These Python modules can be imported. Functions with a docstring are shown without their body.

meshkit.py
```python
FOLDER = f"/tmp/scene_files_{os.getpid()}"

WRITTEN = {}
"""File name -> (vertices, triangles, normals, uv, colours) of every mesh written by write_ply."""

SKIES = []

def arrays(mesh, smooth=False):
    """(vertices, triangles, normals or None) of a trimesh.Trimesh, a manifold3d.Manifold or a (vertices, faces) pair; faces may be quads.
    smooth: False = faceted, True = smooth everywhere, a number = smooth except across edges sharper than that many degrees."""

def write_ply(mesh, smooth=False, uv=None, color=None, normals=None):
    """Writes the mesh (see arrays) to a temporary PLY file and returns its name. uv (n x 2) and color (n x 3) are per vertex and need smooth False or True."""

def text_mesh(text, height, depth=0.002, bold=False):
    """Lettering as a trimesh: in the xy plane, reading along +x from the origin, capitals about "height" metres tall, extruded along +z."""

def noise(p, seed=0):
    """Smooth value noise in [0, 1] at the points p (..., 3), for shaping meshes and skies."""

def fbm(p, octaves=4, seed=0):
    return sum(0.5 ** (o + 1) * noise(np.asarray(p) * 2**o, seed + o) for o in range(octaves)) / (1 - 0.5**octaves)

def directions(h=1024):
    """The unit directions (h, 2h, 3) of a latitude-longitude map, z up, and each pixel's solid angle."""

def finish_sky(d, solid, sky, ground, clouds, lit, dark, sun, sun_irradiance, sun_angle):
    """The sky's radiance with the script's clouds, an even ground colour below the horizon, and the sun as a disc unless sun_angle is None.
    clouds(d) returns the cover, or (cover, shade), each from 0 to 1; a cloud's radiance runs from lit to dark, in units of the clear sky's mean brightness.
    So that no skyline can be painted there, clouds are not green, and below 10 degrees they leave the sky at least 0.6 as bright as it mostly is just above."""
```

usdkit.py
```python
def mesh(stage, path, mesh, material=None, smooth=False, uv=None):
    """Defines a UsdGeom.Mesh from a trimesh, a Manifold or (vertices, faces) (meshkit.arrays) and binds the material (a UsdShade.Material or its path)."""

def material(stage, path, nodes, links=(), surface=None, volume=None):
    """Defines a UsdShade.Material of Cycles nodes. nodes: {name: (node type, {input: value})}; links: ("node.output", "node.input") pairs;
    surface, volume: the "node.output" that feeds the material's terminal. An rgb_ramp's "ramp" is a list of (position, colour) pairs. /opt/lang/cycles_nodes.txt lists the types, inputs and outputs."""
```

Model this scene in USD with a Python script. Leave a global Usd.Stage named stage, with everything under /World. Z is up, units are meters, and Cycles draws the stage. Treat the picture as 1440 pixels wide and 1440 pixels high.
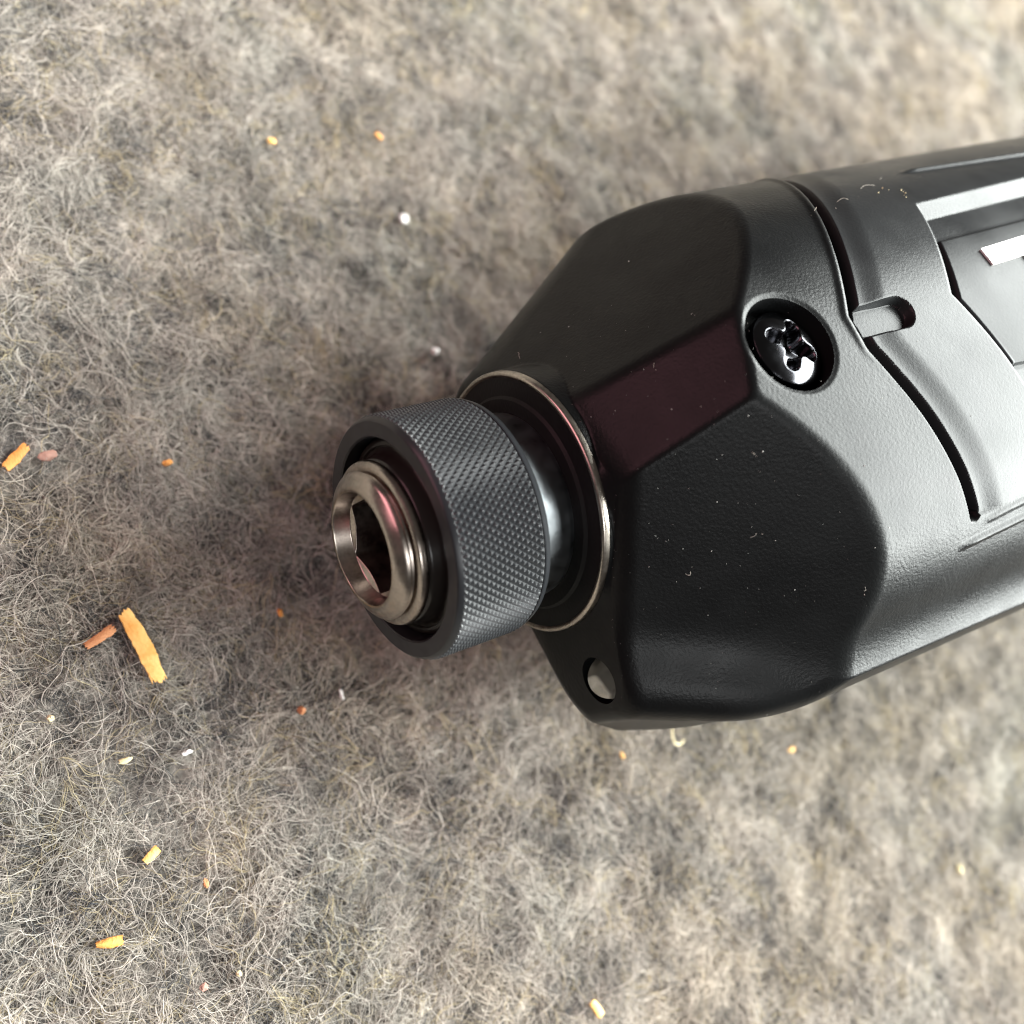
import math
import numpy as np
import trimesh
import meshkit, usdkit
from pxr import Gf, Sdf, Usd, UsdGeom, UsdLux, UsdShade, Vt

MM = 0.001
stage = Usd.Stage.CreateInMemory()
UsdGeom.SetStageUpAxis(stage, "Z")
UsdGeom.SetStageMetersPerUnit(stage, 1.0)
world = UsdGeom.Xform.Define(stage, "/World")
stage.SetDefaultPrim(world.GetPrim())
UsdGeom.Scope.Define(stage, "/World/Looks")
rng = np.random.default_rng(7)

# ------------------------------------------------------------------ camera
# world: x runs along the tool from nose to tail, z up, the tool's axis lies H above the felt; lengths below are millimetres
H = 20.0
FPX = 1544.0                                   # focal length for a picture 1440 units wide
_phi, _t = math.radians(57.2), math.radians(16.3)
_a = np.array([math.sin(_phi) * math.cos(_t), -math.sin(_phi) * math.sin(_t), math.cos(_phi)])
_e1 = np.array([0, -1.0, 0]) + _a[1] * _a
_e1 /= np.linalg.norm(_e1)
_e2 = np.cross(_a, _e1)
_e2 *= -1 if _e2[2] > 0 else 1


def frame(th):
    n = math.cos(th) * _e2 + math.sin(th) * _e1
    return np.array([_a, np.cross(n, _a), n])


R = frame(math.radians(17))                    # world = R @ camera (right, down, forward)
RT = frame(math.radians(30))                   # the tool's own frame: it lies rolled a little about its axis
ROLL = R @ RT.T
CAMT = -RT @ (np.array([(560 - 720) / FPX, (757 - 720) / FPX, 1.0]) * 70.2) + np.array([0, 0, H])
CAM = -R @ (np.array([(560 - 720) / FPX, (757 - 720) / FPX, 1.0]) * 70.2) + np.array([0, 0, H])
HG = 19.6                                      # height of the tool's axis above the felt
CAM = CAM + np.array([0, 0, HG - H])
cam = UsdGeom.Camera.Define(stage, "/World/camera")
_m = np.eye(4)
_m[:3, 0], _m[:3, 1], _m[:3, 2], _m[:3, 3] = R[:, 0], -R[:, 1], -R[:, 2], CAM * MM
cam.AddTransformOp().Set(Gf.Matrix4d(*[float(x) for x in _m.T.ravel()]))
cam.CreateHorizontalApertureAttr(36.0)
cam.CreateFocalLengthAttr(36.0 * FPX / 1440)
cam.CreateClippingRangeAttr(Gf.Vec2f(0.005, 50.0))
cam.CreateFocusDistanceAttr(0.0725)
cam.CreateFStopAttr(29.0)
cam.CreateExposureAttr(0.0)

def ray(u, v):
    d = R @ np.array([(u - 720) / FPX, (v - 720) / FPX, 1.0])
    return d / np.linalg.norm(d)


def ground_at(u, v, z=0.0):
    d = ray(u, v)
    return CAM + d * (z - CAM[2]) / d[2]


# ------------------------------------------------------------------ lamps
def rect(name, pos, target, w, h, color, intensity):
    l = UsdLux.RectLight.Define(stage, "/World/" + name)
    z = np.array(pos, float) - np.array(target, float)
    z /= np.linalg.norm(z)
    x = np.cross([0, 0, 1.0], z)
    x /= np.linalg.norm(x)
    y = np.cross(z, x)
    m = np.eye(4)
    m[:3, 0], m[:3, 1], m[:3, 2], m[:3, 3] = x, y, z, pos
    l.AddTransformOp().Set(Gf.Matrix4d(*[float(q) for q in m.T.ravel()]))
    l.CreateWidthAttr(w), l.CreateHeightAttr(h)
    l.CreateColorAttr(Gf.Vec3f(*color)), l.CreateIntensityAttr(intensity)
    return l


def polar(az, el, d):
    az, el = math.radians(az), math.radians(el)
    return np.array([math.cos(az) * math.cos(el), math.sin(az) * math.cos(el), math.sin(el)]) * d


rect("window_light", polar(-12, 34, 0.45), (0.02, 0, 0.02), 0.52, 0.38, (0.955, 1.0, 0.972), 39.0)
rect("side_window_light", polar(-121, 47, 0.6), (0.02, 0, 0.02), 0.2, 0.13, (0.98, 1.0, 1.0), 15.0)
rect("red_glow_light", polar(144, 27, 0.32), (0.01, 0, 0.02), 0.27, 0.15, (1.0, 0.45, 0.52), 4.2)
dome = UsdLux.DomeLight.Define(stage, "/World/room_light")
dome.CreateIntensityAttr(0.036)
dome.CreateColorAttr(Gf.Vec3f(1.0, 0.93, 0.85))

# ------------------------------------------------------------------ materials
LK = "/World/Looks/"


def plastic(name, color, rough, grain=0.00004, scale=4400, spec=0.11, rough_var=0.06):
    return usdkit.material(stage, LK + name, {
        "g": ("geometry", {}),
        "n1": ("noise_texture", {"scale": scale, "detail": 3.0, "roughness": 0.6}),
        "n2": ("noise_texture", {"scale": 240.0, "detail": 3.0}),
        "mr": ("map_range", {"from_min": 0.3, "from_max": 0.7, "to_min": rough - rough_var, "to_max": rough + rough_var}),
        "b": ("bump", {"strength": 0.6, "distance": grain}),
        "p": ("principled_bsdf", {"base_color": color, "specular_ior_level": spec}),
    }, [("g.position", "n1.vector"), ("g.position", "n2.vector"), ("n1.fac", "b.height"), ("b.normal", "p.normal"),
        ("n2.fac", "mr.value"), ("mr.result", "p.roughness")], surface="p.BSDF")


def metal(name, color, rough, grain=0.000004, scale=9000):
    return usdkit.material(stage, LK + name, {
        "g": ("geometry", {}),
        "n1": ("noise_texture", {"scale": scale, "detail": 2.0}),
        "n2": ("noise_texture", {"scale": 900.0, "detail": 3.0}),
        "mr": ("map_range", {"from_min": 0.3, "from_max": 0.7, "to_min": rough * 0.75, "to_max": rough * 1.3}),
        "b": ("bump", {"strength": 0.5, "distance": grain}),
        "p": ("principled_bsdf", {"base_color": color, "metallic": 1.0}),
    }, [("g.position", "n1.vector"), ("g.position", "n2.vector"), ("n1.fac", "b.height"), ("b.normal", "p.normal"),
        ("n2.fac", "mr.value"), ("mr.result", "p.roughness")], surface="p.BSDF")


M_BODY = plastic("black_plastic", (0.0045, 0.0047, 0.0049), 0.33)
M_COVER = plastic("cover_plastic", (0.013, 0.0135, 0.014), 0.34, grain=0.000022)
M_LABEL = plastic("label_plastic", (0.014, 0.0145, 0.015), 0.32, grain=0.00001, spec=0.07)
M_COLLAR = plastic("collar_black_metal", (0.016, 0.017, 0.019), 0.3, grain=0.000006, spec=0.28)
M_KNURL = plastic("knurl_black_metal", (0.016, 0.017, 0.019), 0.36, grain=0.000006, spec=0.6)
M_GREASE = plastic("oiled_black_metal", (0.012, 0.010, 0.009), 0.22, grain=0.00001, scale=2600, spec=0.22)
M_NECK = metal("neck_black_metal", (0.13, 0.138, 0.145), 0.42)
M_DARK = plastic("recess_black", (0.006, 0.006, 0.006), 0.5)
M_STEEL = metal("sleeve_steel", (0.33, 0.285, 0.25), 0.26)
M_RING = metal("ring_steel", (0.36, 0.32, 0.28), 0.26)
M_SCREW = metal("screw_black_nickel", (0.05, 0.05, 0.055), 0.16)
M_DUST = usdkit.material(stage, LK + "dust_grey", {"p": ("principled_bsdf", {"base_color": (0.5, 0.49, 0.46), "roughness": 0.8})}, surface="p.BSDF")
M_BADGE = usdkit.material(stage, LK + "badge_silver", {"p": ("principled_bsdf", {"base_color": (0.85, 0.8, 0.78), "metallic": 0.6, "roughness": 0.3})}, surface="p.BSDF")


def wood(name, c1, c2):
    return usdkit.material(stage, LK + name, {
        "t": ("geometry", {}),
        "n": ("noise_texture", {"scale": 420.0, "detail": 4.0, "roughness": 0.65}),
        "n2": ("noise_texture", {"scale": 5200.0, "detail": 2.0}),
        "r": ("rgb_ramp", {"ramp": [(0.36, c1), (0.62, c2)]}),
        "b": ("bump", {"strength": 0.6, "distance": 0.00003}),
        "p": ("principled_bsdf", {"roughness": 0.7}),
    }, [("t.position", "n.vector"), ("t.position", "n2.vector"), ("n.fac", "r.fac"), ("r.color", "p.base_color"), ("n2.fac", "b.height"), ("b.normal", "p.normal")], surface="p.BSDF")


W_YELLOW = wood("wood_yellow", (0.66, 0.30, 0.06), (0.78, 0.50, 0.17))
W_ORANGE = wood("wood_orange", (0.52, 0.20, 0.04), (0.70, 0.32, 0.08))
W_BROWN = wood("wood_brown", (0.35, 0.13, 0.05), (0.5, 0.22, 0.09))
W_CREAM = wood("wood_cream", (0.50, 0.42, 0.22), (0.66, 0.57, 0.36))
W_PINK = wood("bark_pink", (0.22, 0.11, 0.09), (0.3, 0.16, 0.12))
W_WHITE = usdkit.material(stage, LK + "white_crumb", {"p": ("principled_bsdf", {"base_color": (0.68, 0.67, 0.64), "roughness": 0.45})}, surface="p.BSDF")


def felt_material(name, dark, light, lo, hi, tint=0.4):
    """Wool colour that wanders in clumps over the mat."""
    return usdkit.material(stage, LK + name, {
        "g": ("geometry", {}),
        "n1": ("noise_texture", {"scale": 210.0, "detail": 5.0, "roughness": 0.68}),
        "n2": ("noise_texture", {"scale": 60.0, "detail": 3.0}),
        "n3": ("noise_texture", {"scale": 2200.0, "detail": 1.0}),
        "r": ("rgb_ramp", {"ramp": [(lo, dark), (hi, light)]}),
        "r2": ("rgb_ramp", {"ramp": [(0.34, (0.86, 0.94, 0.94)), (0.5, (1, 1, 1)), (0.64, (1.0, 0.95, 0.84))]}),
        "r3": ("rgb_ramp", {"ramp": [(0.3, (0.7, 0.7, 0.7)), (0.7, (1.15, 1.15, 1.15))]}),
        "mx": ("mix_color", {"blend_type": "multiply", "fac": tint}),
        "my": ("mix_color", {"blend_type": "multiply", "fac": 1.0, "use_clamp": False}),
        "d": ("diffuse_bsdf", {"roughness": 0.6}),
        "tr": ("translucent_bsdf", {}),
        "ms": ("mix_closure", {"fac": 0.25}),
    }, [("g.position", "n1.vector"), ("g.position", "n2.vector"), ("g.position", "n3.vector"), ("n1.fac", "r.fac"), ("n2.fac", "r2.fac"), ("n3.fac", "r3.fac"),
        ("r.color", "mx.a"), ("r2.color", "mx.b"), ("mx.result", "my.a"), ("r3.color", "my.b"), ("my.result", "d.color"), ("my.result", "tr.color"),
        ("d.BSDF", "ms.closure1"), ("tr.BSDF", "ms.closure2")], surface="ms.closure")


M_FELT = felt_material("felt_base", (0.108, 0.1, 0.094), (0.40, 0.363, 0.323), 0.38, 0.62)
FIB = [felt_material("wool_pale", (0.43, 0.392, 0.352), (0.67, 0.613, 0.55), 0.34, 0.66),
       felt_material("wool_grey", (0.25, 0.226, 0.2), (0.54, 0.488, 0.436), 0.34, 0.66),
       felt_material("wool_dark", (0.05, 0.052, 0.06), (0.13, 0.13, 0.13), 0.34, 0.66),
       felt_material("wool_tan", (0.40, 0.33, 0.21), (0.60, 0.52, 0.36), 0.34, 0.66)]

# ------------------------------------------------------------------ helpers
taken = {}


def numbered(path):
    k = taken.get(path, -1) + 1
    taken[path] = k
    return path if k == 0 else f"{path}_{k:03d}"


def tag(prim, label=None, category=None, group=None, kind=None):
    for k, v in dict(label=label, category=category, group=group, kind=kind).items():
        if v:
            prim.SetCustomDataByKey(k, v)
    return prim


def thing(name, loc_mm, rot=None, **data):
    x = UsdGeom.Xform.Define(stage, numbered("/World/" + name))
    if rot is None:
        x.AddTranslateOp().Set(Gf.Vec3d(*[float(c) * MM for c in loc_mm]))
    else:
        m = np.eye(4)
        m[:3, :3], m[:3, 3] = rot, np.array(loc_mm, float) * MM
        x.AddTransformOp().Set(Gf.Matrix4d(*[float(q) for q in m.T.ravel()]))
    return tag(x.GetPrim(), **data)


def part(parent, name, mesh, mat, origin=(0, 0, 0), smooth=40, **data):
    v, f = (mesh.vertices, mesh.faces) if isinstance(mesh, trimesh.Trimesh) else mesh
    v = (np.asarray(v, float) - np.asarray(origin, float)) * MM
    base = str(parent.GetPath()) if parent else "/World"
    m = usdkit.mesh(stage, numbered(base + "/" + name), trimesh.Trimesh(v, np.asarray(f), process=False), mat, smooth=smooth)
    m.CreateDoubleSidedAttr(True)
    return tag(m.GetPrim(), **data)


def grid_faces(ni, nj, wrap=False):
    i, j = np.meshgrid(np.arange(ni - 1), np.arange(nj if wrap else nj - 1), indexing="ij")
    k = (j + 1) % nj
    a, b, c, d = i * nj + j, i * nj + k, (i + 1) * nj + k, (i + 1) * nj + j
    q = np.stack([a, b, c, d], -1).reshape(-1, 4)
    return np.vstack([q[:, [0, 1, 2]], q[:, [0, 2, 3]]])


def lathe(profile, seg=160):
    """profile: (s, r) pairs turned about the tool's axis."""
    p = np.array(profile, float)
    q = np.arange(seg) * 2 * math.pi / seg
    v = np.stack([np.repeat(p[:, 0][:, None], seg, 1), p[:, 1][:, None] * np.sin(q), H + p[:, 1][:, None] * np.cos(q)], -1)
    return v.reshape(-1, 3), grid_faces(len(p), seg, True)


def sstep(x, a, b):
    t = np.clip((x - a) / (b - a), 0, 1)
    return t * t * (3 - 2 * t)


def smin(a, b, k):
    h = np.clip(0.5 + 0.5 * (b - a) / k, 0, 1)
    return b * (1 - h) + a * h - k * h * (1 - h)


# ------------------------------------------------------------------ the felt mat
def felt_height(x, y):
    p = np.stack([x * 0.12, y * 0.12, np.zeros_like(x)], -1)
    q = np.stack([x * 0.9, y * 0.9, np.ones_like(x)], -1)
    return (meshkit.fbm(p, 3, 3) - 0.5) * 1.2 + (meshkit.fbm(q, 3, 5) - 0.5) * 1.1


xs = np.concatenate([np.arange(-75, 70, 0.5), np.arange(70, 330, 2.0)])
ys = np.concatenate([np.arange(-130, -60, 2.0), np.arange(-60, 80, 0.5), np.arange(80, 260, 2.0)])
X, Y = np.meshgrid(xs, ys, indexing="ij")
Z = felt_height(X, Y) - 0.28
felt = thing("felt_mat", (0, 0, 0), label="fuzzy grey felt mat flecked with beige and dark wool under the tool", category="felt mat", kind="structure")
_f = grid_faces(len(xs), len(ys))
part(felt, "backing", (np.stack([X, Y, Z], -1).reshape(-1, 3), _f[:, ::-1]), M_FELT, smooth=True)

PATCH = 22.0


def fibre_patch(seed, bundles, per, singles, length, width, zlo, zhi, npts=12):
    """Curved wool fibres: some run together in loose bundles, the rest wander singly."""
    g = np.random.default_rng(seed)
    n = bundles * per + singles
    lead = np.concatenate([np.repeat(np.arange(bundles), per), bundles + np.arange(singles)])
    m = bundles + singles
    follow = (lead < bundles)[:, None]
    c = g.uniform(-PATCH / 2, PATCH / 2, (m, 2))[lead] + np.where(follow, g.normal(0, 0.16, (n, 2)), 0)
    L = g.uniform(*length, m)[lead] * g.uniform(0.75, 1.15, n)
    swirl = meshkit.noise(np.column_stack([c * 0.11, np.full(n, seed * 1.37)])) * 9.0
    h = np.where(g.uniform(size=m) < 0.45, 0, g.uniform(0, 2 * math.pi, m))[lead] + swirl + g.normal(0, 0.22, n)
    drift = g.normal(0, 0.13, m)[lead]
    kinks = g.normal(0, 0.34, (m, npts))[lead] + g.normal(0, 0.16, (n, npts))
    step = L / (npts - 1)
    pts = np.zeros((n, npts, 3))
    pos = c.copy()
    zb = g.uniform(zlo, zhi, m)[lead] + g.normal(0, 0.06, n)
    amp, ph, fr = g.uniform(0.05, 0.4, n), g.uniform(0, 6.28, n), g.uniform(0.3, 1.1, n)
    for k in range(npts):
        pts[:, k, :2] = pos
        pts[:, k, 2] = zb + amp * np.sin(ph + fr * k)
        h = h + drift + kinks[:, k]
        pos = pos + step[:, None] * np.stack([np.cos(h), np.sin(h)], -1)
    pts[..., 2] += (meshkit.noise(np.stack([pts[..., 0] * 0.3, pts[..., 1] * 0.3, np.full(pts.shape[:2], seed * 2.1)], -1)) - 0.5) * 0.9
    w = np.clip(width[0] * np.exp(g.normal(0, 0.42, n)), 0.012, width[1])[:, None] * np.array([0.5] + [1.0] * (npts - 2) + [0.35])[None]
    return pts, w


def curves(path, pts, w, mat):
    b = UsdGeom.BasisCurves.Define(stage, path)
    n, k = pts.shape[:2]
    b.CreateTypeAttr("linear")
    b.CreateCurveVertexCountsAttr(Vt.IntArray([k] * n))
    b.CreatePointsAttr(Vt.Vec3fArray.FromNumpy((pts.reshape(-1, 3) * MM).astype(np.float32)))
    b.CreateWidthsAttr(Vt.FloatArray.FromNumpy((w.ravel() * MM).astype(np.float32)))
    b.SetWidthsInterpolation("vertex")
    UsdShade.MaterialBindingAPI.Apply(b.GetPrim()).Bind(mat)
    return b


inst = UsdGeom.PointInstancer.Define(stage, str(felt.GetPath()) + "/wool_fibres")
tag(inst.GetPrim(), kind="stuff")
protos = []
specs = [(FIB[0], 62, 7, 420, (3.0, 9.0), (0.025, 0.055), -0.15, 0.7), (FIB[1], 120, 8, 750, (2.5, 8.0), (0.025, 0.055), -0.4, 0.45),
         (FIB[2], 45, 8, 260, (2.5, 7.0), (0.025, 0.055), -0.35, 0.42), (FIB[3], 24, 7, 120, (2.5, 7.0), (0.026, 0.05), -0.2, 0.55)]
for v in range(4):
    pr = UsdGeom.Xform.Define(stage, f"{inst.GetPath()}/fibre_patch_{v:03d}")
    for k, (mat, nb, per, n, ln, wd, z0, z1) in enumerate(specs):
        pts, w = fibre_patch(100 + 10 * v + k, nb, per, n, ln, wd, z0, z1)
        curves(f"{pr.GetPath()}/" + ("strand" if k == 0 else f"strand_{k:03d}"), pts, w, mat)
    protos.append(pr.GetPath())
inst.CreatePrototypesRel().SetTargets(protos)
ip, iq, ii = [], [], []
for gx in np.arange(-50, 250, 17.0):
    for gy in np.arange(-70, 170, 17.0):
        if gy > 40 + 0.75 * max(gx, 0) + 60 or gx - gy > 150:
            continue
        x, y = gx + rng.uniform(-2, 2), gy + rng.uniform(-2, 2)
        ip.append((x * MM, y * MM, (float(felt_height(np.array([x]), np.array([y]))[0]) * 0.3 + 0.05) * MM))
        q = rng.uniform(0, 2 * math.pi)
        iq.append(Gf.Quath(math.cos(q / 2), 0, 0, math.sin(q / 2)))
        ii.append(int(rng.integers(0, 4)))
inst.CreatePositionsAttr(Vt.Vec3fArray([Gf.Vec3f(*map(float, p)) for p in ip]))
inst.CreateOrientationsAttr(Vt.QuathArray(iq))
inst.CreateProtoIndicesAttr(Vt.IntArray(ii))

# ------------------------------------------------------------------ the power screwdriver
PSI0 = math.radians(-8)
S0 = 10.2                                       # front face of the nose


def land(s, psi):
    q = psi - PSI0
    c, sn = np.cos(q), np.sin(q)
    B = np.where(c > 0, 17.5 + 0.07 * (s - 17), 19.3)
    W = np.where(sn > 0, 18.4 + 0.03 * (s - 20), 19.3 + 0.03 * (s - 20))
    p = 2.3
    return (np.abs(c / B) ** p + np.abs(sn / W) ** p) ** (-1 / p)


PL = {"M": (-0.74, 0.16, 0.655, -1.58), "L": (-0.581, -0.618, 0.529, 2.125),
      "U": (-0.587, 0.573, 0.572, 0.231), "Ub": (-0.37, 0.856, -0.36, 5.75),
      "F": (-0.75, 0.0, -0.66, -2.9), "D": (-0.40, -0.88, -0.27, 10.45)}


def plane_r(name, s, psi):
    nx, ny, nz, d = PL[name]
    den = ny * np.sin(psi) + nz * np.cos(psi)
    num = d - nx * s
    return np.where(den > 0.02, num / np.maximum(den, 0.02), 60.0).clip(0.5, 60)


def nose(s, psi):
    g = lambda k: plane_r(k, s, psi)
    rl, rd = g("L"), g("D")
    x = rd - rl
    rl = rl + (2.9 - 2.0 * sstep(s, 15.0, 21.0)) * np.exp(-(np.maximum(x - 1.2, 0) / 2.9) ** 2)
    low = smin(smin(rl, rd, 2.8), g("F"), 4.5)
    up = smin(g("U"), g("Ub"), 4.0)
    r = smin(smin(low, up, 0.5), smin(g("M"), g("F"), 0.5), 0.5)
    deg = np.degrees(psi)
    t = np.clip((-64.5 - deg) / 11.5, 0, 1)
    foot = np.where(deg > -76, 1.4 * t ** 2.4, 1.4 - 1.65 * (1 - np.sqrt(1 - np.clip((-76 - deg) / 16, 0, 1) ** 2)))
    foot = np.where(deg < -92, -0.25 * np.exp(-((deg + 92) / 20.0) ** 2), foot)
    r = smin(r, land(s, psi) + foot, 0.45 + 0.7 * sstep(-deg, 62, 84))
    t = np.clip((s - S0) / 0.9, 0, 1)
    return np.maximum(r - 0.9 * (1 - np.sqrt(1 - (1 - t) ** 2)), np.where(s < S0 + 2.2, 9.2, 5.0))


def seg_dist(s, a, p, q):
    d = np.array(q, float) - np.array(p, float)
    t = np.clip(((s - p[0]) * d[0] + (a - p[1]) * d[1]) / (d @ d), 0, 1)
    return np.hypot(s - p[0] - t * d[0], a - p[1] - t * d[1])


def line_dist(s, a, pts):
    out = np.full(np.shape(s), 1e3)
    for p, q in zip(pts[:-1], pts[1:]):
        out = np.minimum(out, seg_dist(s, a, p, q))
    return out


def poly_in(s, a, pts):
    """Signed distance, positive inside a convex polygon given anticlockwise or clockwise."""
    pts = np.array(pts, float)
    c = pts.mean(0)
    out = np.full(np.shape(s), 1e3)
    for p, q in zip(pts, np.roll(pts, -1, 0)):
        n = np.array([-(q - p)[1], (q - p)[0]])
        n /= np.linalg.norm(n)
        if n @ (c - p) < 0:
            n = -n
        out = np.minimum(out, (s - p[0]) * n[0] + (a - p[1]) * n[1])
    return out


RU = 19.0                                        # radius used to unroll the shell: a = psi * RU


def cast(u, v, rf=nose):
    """(s, psi) where the ray through a point of the picture meets the shell."""
    d = ROLL.T @ ray(u, v)
    o = CAMT - np.array([0, 0, H])
    k = np.linspace(30, 170, 9000)
    P = o + d * k[:, None]
    r, psi = np.hypot(P[:, 1], P[:, 2]), np.arctan2(P[:, 1], P[:, 2])
    ins = (P[:, 0] > S0) & (r < rf(np.maximum(P[:, 0], S0), psi))
    if not ins.any():
        return None
    i = np.argmax(ins)
    return np.array([P[i, 0], psi[i]])


def un(*px):
    out = []
    for u, v in px:
        c = cast(u, v)
        if c is None:
            raise ValueError((u, v))
        out.append((c[0], c[1] * RU))
    return np.array(out)


SC = cast(1113, 481)                             # screw
GR = un((1160, 300), (1180, 345), (1195, 400), (1203, 445), (1228, 487), (1265, 528), (1303, 575), (1335, 625), (1357, 670), (1372, 722))
GR = np.vstack([[GR[0] + 3.0 * (GR[0] - GR[1])], GR])
SL = un((1190, 455), (1266, 438))                # small slot beside the groove
RIB = [un((1350, 770), (1395, 748), (1440, 726)), un((1384, 733), (1412, 718), (1440, 704)), un((1267, 243), (1440, 217))]
for rb in RIB:                                   # carry the ribs on beyond the picture
    rb[-1] += 2.2 * (rb[-1] - rb[-2])
PANEL = un((1287, 286), (1337, 412), (1440, 540))
PANEL = np.vstack([PANEL, [PANEL[2] + 0.5 * (PANEL[2] - PANEL[1])], [[80.0, PANEL[2][1] - 6]], [[80.0, PANEL[0][1] + 0.5]]])
INNER = un((1308, 320), (1346, 418), (1432, 528))
INNER = np.vstack([INNER, [INNER[2] + [14, -1.0]], [[78.0, INNER[2][1] - 1]], [[78.0, INNER[0][1] + 0.3]]])


def groove_s(a):
    o = np.argsort(GR[:, 1])
    return np.interp(a, GR[o, 1], GR[o, 0])


A_LOW = GR[-1, 1]
A_TOP = GR[0, 1]


def relief(s, psi):
    """How far details stand proud of (+) or below (-) the shell."""
    a = psi * RU
    d = np.zeros(np.shape(s))
    gd = line_dist(s, a, GR)
    gs = groove_s(a)
    inband = (a > A_LOW - 0.2) & (a < A_TOP + 3)
    wgt = sstep(gd, 0.62, 0.3) if False else 1 - sstep(gd, 0.26, 0.6)
    d -= 1.0 * wgt
    d += 0.14 * np.exp(-((gd - 0.85) / 0.28) ** 2) * (s < gs) * inband * sstep(a, SL[0, 1] - 4, SL[0, 1] + 1)
    d -= 0.22 * (1 - sstep(np.abs(s - gs - 0.5), 0.4, 2.6)) * (s > gs) * inband     # the cover dips towards the joint
    sd = seg_dist(s, a, SL[0], SL[1])
    d = np.where(s > gs - 0.5, np.minimum(d, -0.75 * (1 - sstep(sd, 1.02, 1.22))), d)
    for k, rb in enumerate(RIB):
        rd = line_dist(s, a, rb)
        d += (0.2 if k != 1 else 0.12) * sstep(s, rb[0][0] - 0.4, rb[0][0] + 1.6) * (1 - sstep(rd, 0.06, 0.36))
    pin = poly_in(s, a, PANEL)
    d -= 0.85 * sstep(pin, -0.1, 1.15)
    iin = poly_in(s, a, INNER)
    d -= 1.0 * np.exp(-((iin - 0.35) / 0.3) ** 4) * (pin > 0.6) * (s < INNER[2][0] + 1.0) * (a < INNER[0][1] - 0.9)
    d += 0.35 * sstep(iin, 0.7, 1.0)
    # screw hole
    rs = np.hypot(s - SC[0], (psi - SC[1]) * 17.8)
    d = np.where(rs < 3.6, d - 0.10 * (1 - sstep(rs, 3.2, 3.6)), d)
    return d


def shell_r(s, psi):
    return nose(s, psi) + relief(s, psi)


def surf(s, psi, lift=0.0):
    r = shell_r(np.asarray(s, float), np.asarray(psi, float)) + lift
    return np.stack([np.asarray(s) + 0 * r, r * np.sin(psi), H + r * np.cos(psi)], -1)


sa = np.concatenate([S0 + np.array([0, 0.02, 0.06, 0.12, 0.2, 0.3, 0.42, 0.56, 0.72, 0.9]), np.arange(11.24, 15.6, 0.16), np.arange(15.6, 42.0, 0.085), np.arange(42.0, 112, 0.5)])
pa = np.radians(np.concatenate([np.arange(-180, -128, 2.0), np.arange(-128, -60, 0.4), np.arange(-60, 36, 0.25), np.arange(36, 90, 0.45), np.arange(90, 180, 2.0)]))
S, P = np.meshgrid(sa, pa, indexing="ij")
V = surf(S, P)
F = grid_faces(len(sa), len(pa), True)
ORI = (40.0, 0.0, H)
tool = thing("power_screwdriver", (40.0, 0.0, HG), ROLL, label="black power screwdriver with knurled chuck collar lying on the grey felt", category="power screwdriver")
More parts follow.
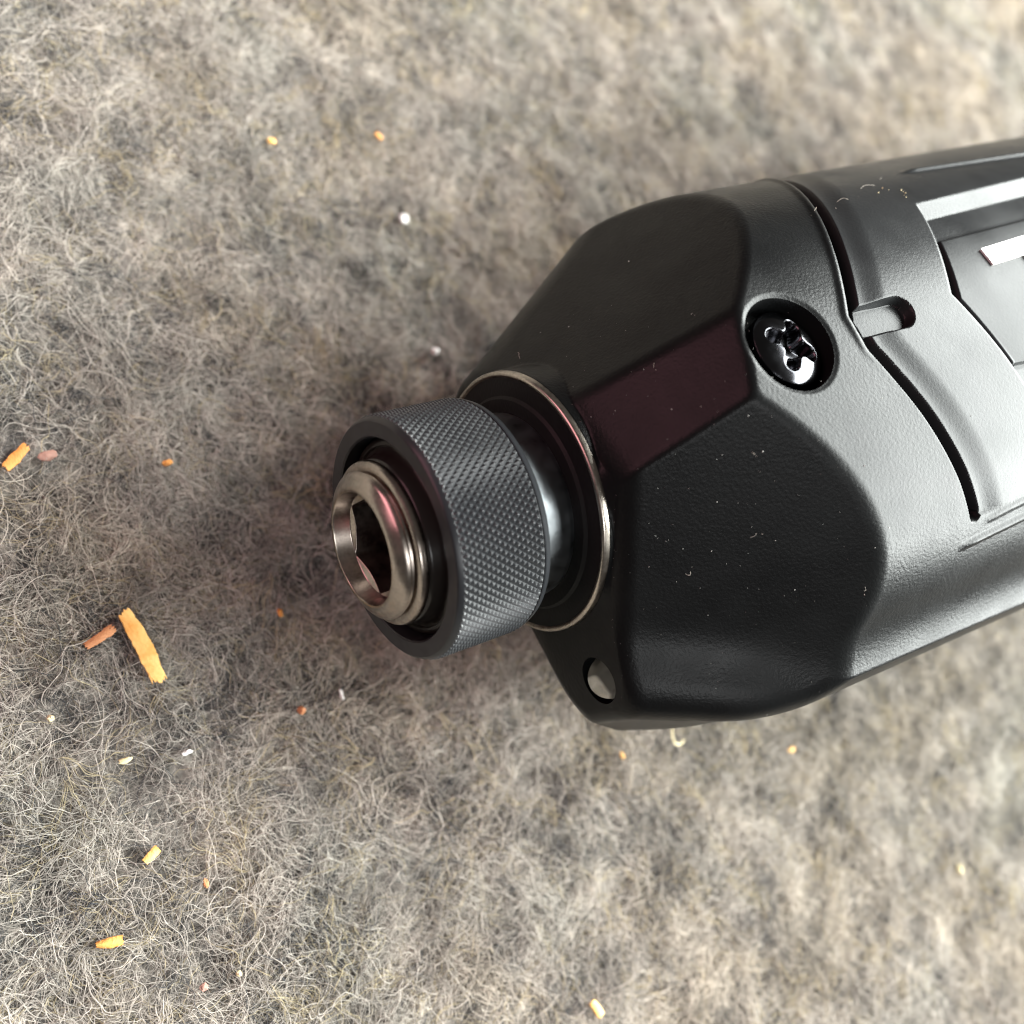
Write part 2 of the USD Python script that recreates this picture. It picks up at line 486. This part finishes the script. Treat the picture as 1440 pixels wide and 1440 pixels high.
# one closed body, the strap hole cut through the lug, then split into housing, cover and label
n0 = len(pa)
ends = [np.stack([np.full(n0, s_), r_ * np.sin(pa), H + r_ * np.cos(pa)], -1) for s_, r_ in ((9.95, 9.2), (9.9, 9.18), (10.3, 9.12))]
rings = np.concatenate([np.stack(ends[::-1]), V]).reshape(-1, 3)
nr = 3 + len(sa)
i = np.arange(n0)
k = (i + 1) % n0
bf = np.vstack([grid_faces(nr, n0, True)[:, ::-1], np.stack([np.full(n0, nr * n0), i, k], -1), np.stack([np.full(n0, nr * n0 + 1), (nr - 1) * n0 + k, (nr - 1) * n0 + i], -1)])
bv = np.vstack([rings, [[10.3, 0, H], [sa[-1], 0, H]]])
closed = trimesh.Trimesh(bv, bf, process=False)
if closed.volume < 0:
    closed.invert()
import manifold3d as m3
solid = m3.Manifold(m3.Mesh(closed.vertices.astype(np.float32), closed.faces.astype(np.uint32)))
HY, HZ = -12.95, -2.3
front_d = np.array([0.80, 0.02, -0.60])
drill = m3.Manifold.cylinder(5.0, 1.65, 1.65, 48).rotate((0, 90, 0)).translate((7.4, HY, H + HZ))
slot_cut = m3.Manifold.hull(m3.Manifold.sphere(1.65, 40).translate((11.8, HY, H + HZ)) + m3.Manifold.sphere(1.65, 40).translate((12.9, HY + 0.8, H + HZ - 1)) + m3.Manifold.cube((9.0, 2.0, 4.0)).translate((13.5, HY + 1.2, H - 26)))
if solid.status() == m3.Error.NoError and solid.volume() > 0:
    rad = np.array([0, math.sin(SC[1]), math.cos(SC[1])])
    well = m3.Manifold.cylinder(6.0, 3.25, 3.25, 120).rotate((-math.degrees(SC[1]), 0, 0)).translate(tuple(np.array([SC[0], 0, H]) + rad * (float(nose(SC[0], SC[1])) - 2.3)))
    solid = solid - (drill + slot_cut + well)
else:
    print("housing not closed", solid.status())
sm = solid.to_mesh()
BV, BF = np.array(sm.vert_properties[:, :3], float), np.array(sm.tri_verts)
cen = BV[BF].mean(1)
cs, cpsi = cen[:, 0], np.arctan2(cen[:, 1], cen[:, 2] - H)
ca = cpsi * RU
is_cover = (cs > groove_s(ca)) & (ca > A_LOW) & (ca < A_TOP) & (cs < 111)
is_label = (poly_in(cs, ca, INNER) > 0.45) & (cs < 111)


def submesh(faces):
    u, inv = np.unique(faces.ravel(), return_inverse=True)
    return BV[u], inv.reshape(-1, 3)


housing = part(tool, "housing", submesh(BF[~is_cover & ~is_label]), M_BODY, ORI, smooth=35)
cover = part(tool, "rear_cover", submesh(BF[is_cover & ~is_label]), M_COVER, ORI, smooth=35)
label = part(tool, "label_panel", submesh(BF[is_label]), M_LABEL, ORI, smooth=35)

# the letter on the label, cut by the picture's edge
b = un((1384, 345), (1402, 367), (1437, 358), (1440, 326))
bd = b[1] - b[0]
ext = np.array([9.0, 0.3])
poly = [b[0], b[0] + ext * [1, 1.0], b[1] + ext, b[1] + ext * 0.62, b[1] + ext * 0.62 + bd * 2.6, b[1] + ext * 0.42 + bd * 2.6, b[1] + ext * 0.42, b[1]]
from shapely.geometry import Polygon
tri = trimesh.creation.triangulate_polygon(Polygon(poly).buffer(0), engine="earcut")
tv, tf = tri
m2 = trimesh.Trimesh(np.column_stack([tv, np.zeros(len(tv))]), tf, process=False)
ex = trimesh.creation.extrude_polygon(Polygon(poly), 0.18, engine="earcut")
for _ in range(3):
    ex = ex.subdivide()
ev = np.array(ex.vertices)
rr = nose(ev[:, 0], ev[:, 1] / RU) - 0.5
part(label, "badge_letter", (np.stack([ev[:, 0], (rr + ev[:, 2]) * np.sin(ev[:, 1] / RU), H + (rr + ev[:, 2]) * np.cos(ev[:, 1] / RU)], -1), ex.faces), M_BADGE, ORI, smooth=30)

# screw in its well
ns, nq = 60, 144
rad = np.concatenate([np.linspace(0, 1.9, 46), np.linspace(1.95, 2.6, 16), [2.63, 2.63]])
ang = np.arange(nq) * 2 * math.pi / nq
RR, QQ = np.meshgrid(rad, ang, indexing="ij")
qx, qy = RR * np.cos(QQ + 0.62), RR * np.sin(QQ + 0.62)
head = 1.15 * np.sqrt(np.clip(1 - (RR / 2.8) ** 2, 0, 1)) ** 0.8


def bar(x, y):
    return np.hypot(np.maximum(np.abs(x) - 1.36, 0), y) - 0.52


cross = smin(bar(qx, qy), bar(qy, qx), 0.45)
head = head - 1.0 * (1 - sstep(cross, -0.26, 0.10))
head[-1] = -0.8
nrm = np.array([0.03, math.sin(SC[1]), math.cos(SC[1])])
nrm /= np.linalg.norm(nrm)
tx = np.array([1.0, 0, 0]) - nrm[0] * nrm
tx /= np.linalg.norm(tx)
ty = np.cross(nrm, tx)
base = np.array([SC[0] + 0.45, 0, H]) + np.array([0, math.sin(SC[1]), math.cos(SC[1])]) * (float(nose(SC[0], SC[1])) - 1.4)
hvv = base + (RR * np.cos(QQ))[..., None] * tx + (RR * np.sin(QQ))[..., None] * ty + head[..., None] * nrm
part(tool, "housing_screw", (hvv.reshape(-1, 3), grid_faces(len(rad), nq, True)), M_SCREW, ORI, smooth=50)

# chuck: seat, ring, neck, collar, retaining ring, sleeve
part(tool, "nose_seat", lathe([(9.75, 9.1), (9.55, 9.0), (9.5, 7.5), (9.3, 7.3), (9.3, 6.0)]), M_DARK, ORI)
part(tool, "nose_ring", lathe([(9.9, 8.68), (9.65, 8.70), (9.5, 8.76), (9.42, 8.9), (9.46, 9.06), (9.6, 9.15), (10.0, 9.17), (10.0, 8.68), (9.9, 8.68)]), M_RING, ORI, smooth=60)
part(tool, "chuck_neck", lathe([(5.6, 6.4), (6.2, 6.45), (8.9, 6.45), (9.1, 6.38), (9.6, 6.35)]), M_NECK, ORI)
collar = part(tool, "knurled_collar", lathe([(0.85, 6.62), (-0.5, 6.68), (-0.6, 6.78), (-0.6, 7.72), (-0.52, 7.84), (-0.26, 7.97)]), M_COLLAR, ORI, smooth=30)
NK, NP, SP, KS0 = 98, 9, 12, -0.26
KS1 = 5.7
nu = NK * SP
ks = np.linspace(KS0, KS1, NP * SP + 1)
ku = np.arange(nu) * 2 * math.pi / nu
KS, KU = np.meshgrid(ks, ku, indexing="ij")
u1 = KU * NK / (2 * math.pi) + (KS - KS0) * NP / (KS1 - KS0)
u2 = KU * NK / (2 * math.pi) - (KS - KS0) * NP / (KS1 - KS0)
tri1, tri2 = np.abs((u1 % 1) - 0.5) * 2, np.abs((u2 % 1) - 0.5) * 2
hgt = np.minimum(np.minimum(1 - tri1, 1 - tri2) / 0.85, 1.0)
edge = sstep(KS, KS0, KS0 + 0.15) * (1 - sstep(KS, KS1 - 0.12, KS1))
KR = 7.93 + 0.17 * hgt * edge
kv = np.stack([KS, KR * np.sin(KU), H + KR * np.cos(KU)], -1).reshape(-1, 3)
part(collar, "knurling", (kv, grid_faces(len(ks), nu, True)), M_KNURL, ORI, smooth=False)
part(collar, "rear_band", lathe([(5.7, 7.9), (5.73, 8.0), (5.82, 8.02), (6.2, 7.86), (6.3, 7.6), (6.3, 6.3)]), M_COLLAR, ORI, smooth=30)
part(tool, "retaining_ring", lathe([(0.6, 6.62), (0.36, 6.5), (0.2, 6.3), (0.2, 6.05), (0.34, 5.95), (0.2, 5.7), (-0.1, 5.55), (-0.75, 5.42), (-0.95, 5.3), (-1.0, 5.1)]), M_GREASE, ORI, smooth=50)
prof = [(-0.9, 5.2), (-1.0, 5.34), (-1.08, 5.38), (-1.35, 5.37), (-1.5, 5.3), (-1.6, 5.14), (-1.64, 4.95), (-1.66, 4.66), (-1.78, 4.6), (-1.84, 4.66), (-1.88, 4.78), (-1.96, 4.82), (-2.16, 4.76), (-2.3, 4.62), (-2.5, 4.34), (-2.62, 4.12), (-2.69, 3.96), (-2.72, 3.84), (-2.72, 3.78), (-2.7, 3.72)]
seg = 240
sv, _ = lathe(prof, seg)
qa = np.arange(seg) * 2 * math.pi / seg
qq = (qa + 0.30) % (math.pi / 3) - math.pi / 6
hexr = np.minimum(3.0 / np.cos(qq), 3.4)
inner_s = np.concatenate([[-2.67], np.linspace(-2.6, -1.65, 6), np.linspace(-1.6, -1.3, 14), [2.0, 9.0]])
for s_ in inner_s:
    cone = 3.70 - 0.27 * (s_ + 2.67) if s_ < -1.6 else 3.41 - 2.0 * (s_ + 1.6)
    rr_ = np.maximum(hexr, cone)
    sv = np.vstack([sv, np.stack([np.full(seg, s_), rr_ * np.sin(qa), H + rr_ * np.cos(qa)], -1)])
sf = grid_faces(len(prof) + len(inner_s), seg, True)
sleeve = part(tool, "bit_sleeve", (sv, sf), M_STEEL, ORI, smooth=32)
i = np.arange(seg)
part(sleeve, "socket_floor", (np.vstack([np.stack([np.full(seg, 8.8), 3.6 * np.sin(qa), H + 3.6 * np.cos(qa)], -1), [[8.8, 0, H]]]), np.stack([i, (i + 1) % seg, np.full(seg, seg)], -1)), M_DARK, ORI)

# ------------------------------------------------------------------ shavings and crumbs lying on the felt
def shaving(name, p0, p1, width, mat, label, category="wood shaving", z=(0.9, 0.9), thick=0.22, curl=0.25, fray=0.3, seed=0, twist=0.0, group="wood shavings scattered on the felt"):
    """A torn sliver of wood from one point of the mat to another (given by where they show in the picture)."""
    g = np.random.default_rng(900 + seed)
    a, b = ground_at(*p0, z[0]), ground_at(*p1, z[1])
    L = np.linalg.norm(b - a)
    e = (b - a) / L
    side = np.cross([0, 0, 1.0], e)
    side /= np.linalg.norm(side)
    up = np.cross(e, side)
    nl, nw = 26, 11
    t, w = np.meshgrid(np.linspace(0, 1, nl), np.linspace(-0.5, 0.5, nw), indexing="ij")
    taper = 0.8 + 0.2 * np.sin(math.pi * np.clip(t * 0.9 + 0.08, 0, 1)) + 0.03 * g.normal(size=(nl, 1)).cumsum(0)
    tt = t.copy()
    tt[0] -= fray * g.uniform(0, 1, nw) * width / L
    tt[-1] += fray * g.uniform(0, 1, nw) * width / L
    hgt = curl * width * (1 - 4 * w ** 2) * 0.5 + 0.10 * L * curl * np.sin(math.pi * t) + twist * w * width * (t - 0.5) * 2
    bow = 0.02 * L * np.sin(math.pi * t)
    P = a + tt[..., None] * L * e + (w * width * taper + bow)[..., None] * side + hgt[..., None] * up
    P = P + g.normal(0, 0.012 * width, P.shape)
    Q = P - thick * up * (0.75 + 0.25 * g.uniform(size=(nl, nw, 1)))
    v = np.vstack([P.reshape(-1, 3), Q.reshape(-1, 3)])
    f1 = grid_faces(nl, nw)
    n = nl * nw
    rim = [i * nw for i in range(nl)] + [(nl - 1) * nw + j for j in range(1, nw)] + [i * nw + nw - 1 for i in range(nl - 2, -1, -1)] + [j for j in range(nw - 2, 0, -1)]
    sides = []
    for x, y in zip(rim, rim[1:] + rim[:1]):
        sides += [[x, y, y + n], [x, y + n, x + n]]
    f = np.vstack([f1, f1[:, ::-1] + n, sides])
    c = (a + b) / 2
    m = part(None, name, (v - c, f), mat, smooth=30, label=label, category=category, group=group)
    UsdGeom.Xformable(m).AddTranslateOp().Set(Gf.Vec3d(*[float(x) * MM for x in c]))
    return m


def crumb(name, p, size, mat, label, category="crumb", z=0.8, seed=0, stretch=(1, 1, 1), group="crumbs scattered on the felt"):
    ico = trimesh.creation.icosphere(2, 1.0)
    v = np.array(ico.vertices)
    v = v * (0.35 + 1.15 * meshkit.fbm(v * 1.9 + seed * 3.1, 3, seed))[:, None] * np.array(stretch) * size / 2
    c = ground_at(*p, z)
    m = part(None, name, (v, ico.faces), mat, smooth=35, label=label, category=category, group=group)
    UsdGeom.Xformable(m).AddTranslateOp().Set(Gf.Vec3d(*[float(x) * MM for x in c]))
    return m


shaving("wood_shaving", (178, 866), (221, 950), 1.2, W_YELLOW, "largest wood shaving, yellow to orange with a frayed end, left of the chuck", curl=0.12, fray=0.55, seed=1, z=(1.3, 1.1))
shaving("wood_shaving", (158, 884), (122, 908), 0.75, W_BROWN, "brown wood sliver touching the frayed end of the largest shaving", seed=2, z=(0.9, 0.8))
shaving("wood_shaving", (36, 628), (9, 656), 0.75, W_ORANGE, "orange-brown pointed sliver at the left edge of the felt level with the bit socket", seed=3)
crumb("bark_crumb", (66, 641), 1.1, W_PINK, "dull reddish bark flake beside the orange-brown sliver at the left edge", seed=4, stretch=(1.2, .8, .4))
crumb("bark_crumb", (236, 651), 0.62, W_ORANGE, "tiny orange crumb on open felt left of the chuck, right of the reddish flake", seed=5, stretch=(1.4, .8, .7))
shaving("wood_shaving", (222, 1193), (204, 1212), 0.62, W_YELLOW, "short pale yellow wood chip below the largest shaving, above the bright orange chip", seed=6, fray=0.1)
shaving("wood_shaving", (172, 1322), (136, 1329), 0.75, W_ORANGE, "bright orange wood chip near the lower left corner", seed=7, curl=0.5, thick=0.4, fray=0.15, z=(1.0, 0.9))
shaving("wood_shaving", (833, 1409), (846, 1428), 0.6, W_YELLOW, "small yellow chip at the bottom edge of the felt", seed=8, fray=0.1)
crumb("wood_crumb", (1350, 1222), 0.75, W_CREAM, "pale yellow crumb on the bright felt at the lower right", seed=9, stretch=(.8, 1.3, .6))
crumb("wood_crumb", (1113, 1054), 0.7, W_YELLOW, "blurred yellow crumb on the felt just below the tool housing", seed=10, stretch=(1.3, .8, .6))
crumb("wood_crumb", (875, 1063), 0.55, W_YELLOW, "yellow-brown crumb under the strap hole lug", seed=11, stretch=(.7, 1.2, .6))
crumb("wood_crumb", (382, 198), 0.62, W_YELLOW, "orange-yellow crumb at the upper left, left one of two", seed=12, stretch=(1.2, 1, .6))
shaving("wood_shaving", (529, 187), (537, 195), 0.4, W_ORANGE, "small orange sliver far back on the felt, right of the orange-yellow crumb", seed=13, fray=0.1)
crumb("white_bead", (612, 494), 0.78, W_WHITE, "round white bead on the felt close behind the chuck", "bead", seed=14, z=1.0)
crumb("white_bead", (568, 308), 0.95, W_WHITE, "whitish bead further back on the felt, above the other bead", "bead", seed=15, stretch=(1, 1.1, .8), z=1.0)
crumb("white_crumb", (480, 976), 0.62, W_WHITE, "elongated white crumb below the chuck collar", seed=16, stretch=(.5, 1.4, .6))
crumb("white_crumb", (263, 1058), 0.6, W_WHITE, "white crumb on the felt below the largest shaving", seed=17, stretch=(1.3, .6, .5))
crumb("wood_crumb", (176, 1069), 0.7, W_CREAM, "greenish yellow crumb left of the white crumb", seed=18, stretch=(1.4, .6, .4))
crumb("wood_crumb", (71, 1010), 0.5, W_CREAM, "tiny cream crumb left of the end of the largest shaving", seed=19)
crumb("bark_crumb", (290, 1242), 0.55, W_BROWN, "tan crumb to the right of the pale yellow chip", seed=20, stretch=(.7, 1.2, .5))
crumb("bark_crumb", (287, 1388), 0.55, W_PINK, "reddish crumb right of and below the bright orange chip", seed=21, stretch=(1, 1, .5))
crumb("white_crumb", (336, 1369), 0.42, W_CREAM, "tiny pale crumb right of the reddish crumb", seed=22)
crumb("wood_crumb", (394, 862), 0.55, W_ORANGE, "tiny orange crumb in the shadow beside the bit socket", seed=23, stretch=(.8, 1.2, .6))
crumb("bark_crumb", (424, 999), 0.65, W_BROWN, "tan crumb left of the elongated white crumb", seed=24)

# pale strand sticking out from under the lug
g0, g1, g2, g3 = (ground_at(*q, zz) for q, zz in (((946, 1020), 3.2), ((942, 1038), 2.6), ((951, 1058), 1.6), ((962, 1040), 1.4)))
tt = np.linspace(0, 1, 14)[:, None]
strand = (1 - tt) ** 3 * g0 + 3 * tt * (1 - tt) ** 2 * g1 + 3 * tt ** 2 * (1 - tt) * g2 + tt ** 3 * g3
cb = curves("/World/loose_strand", strand[None], np.full((1, 14), 0.16), W_CREAM)
tag(cb.GetPrim(), label="curled tan strand sticking out from under the housing beside the lug", category="strand")

# lint and dust caught on the tool
def on_tool(u, v, lift=0.02):
    c = cast(u, v)
    p = surf(c[0], c[1], lift) - np.array(ORI)
    return ROLL @ p + np.array([40.0, 0, HG])


rl = np.random.default_rng(55)
dust_v, dust_f, nd = [], [], 0
spots = [(884, 368), (972, 442), (800, 460), (760, 468), (1052, 585), (1072, 635), (968, 687), (985, 572), (944, 576), (1008, 706), (925, 687), (912, 797), (1117, 829), (1230, 770), (1100, 907), (1055, 980), (1078, 1005), (1180, 720), (1250, 742), (1215, 655), (1015, 640), (1000, 775), (1090, 760), (1145, 845), (860, 430), (905, 520), (1320, 560), (1290, 480), (1365, 585), (1240, 560)]
for k in range(150):
    spots.append((rl.uniform(780, 1240), rl.uniform(430, 980)))
for k, (u, v) in enumerate(spots):
    if cast(u, v) is None:
        continue
    r_ = (0.03 if k < 30 else 0.014) * rl.uniform(0.7, 1.3)
    ico = trimesh.creation.icosphere(0, r_)
    dust_v.append(np.array(ico.vertices) * rl.uniform(0.6, 1.4, 3) + on_tool(u, v))
    dust_f.append(ico.faces + nd)
    nd += len(ico.vertices)
part(None, "dust", (np.vstack(dust_v), np.vstack(dust_f)), M_DUST, smooth=False, label="white dust specks on the black housing", category="dust", kind="stuff")
hairs, hw = [], []
for (u, v, L, q) in [(1066, 757, 24, 0.1), (972, 810, 20, 0.4), (920, 518, 14, 1.5), (730, 505, 18, 1.4), (1220, 830, 14, 0.9), (1178, 285, 30, 2.9), (1230, 268, 40, 0.1), (1150, 300, 18, 1.3), (1320, 920, 14, 0.5), (1060, 640, 10, 0.7)]:
    pts, x, y = [], u - L / 2 * math.cos(q), v - L / 2 * math.sin(q)
    for j in range(8):
        if cast(x, y) is None:
            break
        pts.append(on_tool(x, y, 0.05 + 0.10 * math.sin(j * 0.9)))
        q += rl.normal(0, 0.45)
        x, y = x + L / 8 * math.cos(q), y + L / 8 * math.sin(q)
    if len(pts) == 8:
        hairs.append(pts)
        hw.append([0.022] * 8)
lint = curves("/World/lint", np.array(hairs), np.array(hw), FIB[0])
tag(lint.GetPrim(), label="short pale lint hairs clinging to the black tool", category="lint", kind="stuff")
tv, tf_, nt = [], [], 0
for k in range(8):
    ico = trimesh.creation.icosphere(1, rl.uniform(0.02, 0.055))
    u, v = (1243, 265) if k % 3 == 0 else (1270, 275)
    tv.append(np.array(ico.vertices) * rl.uniform(0.6, 1.5, 3) + on_tool(u + rl.normal(0, 5), v + rl.normal(0, 6), 0.08))
    tf_.append(ico.faces + nt)
    nt += len(ico.vertices)
part(None, "sawdust_grains", (np.vstack(tv), np.vstack(tf_)), W_CREAM, smooth=False, label="yellowish sawdust grains on the shoulder of the rear cover", category="sawdust", kind="stuff")
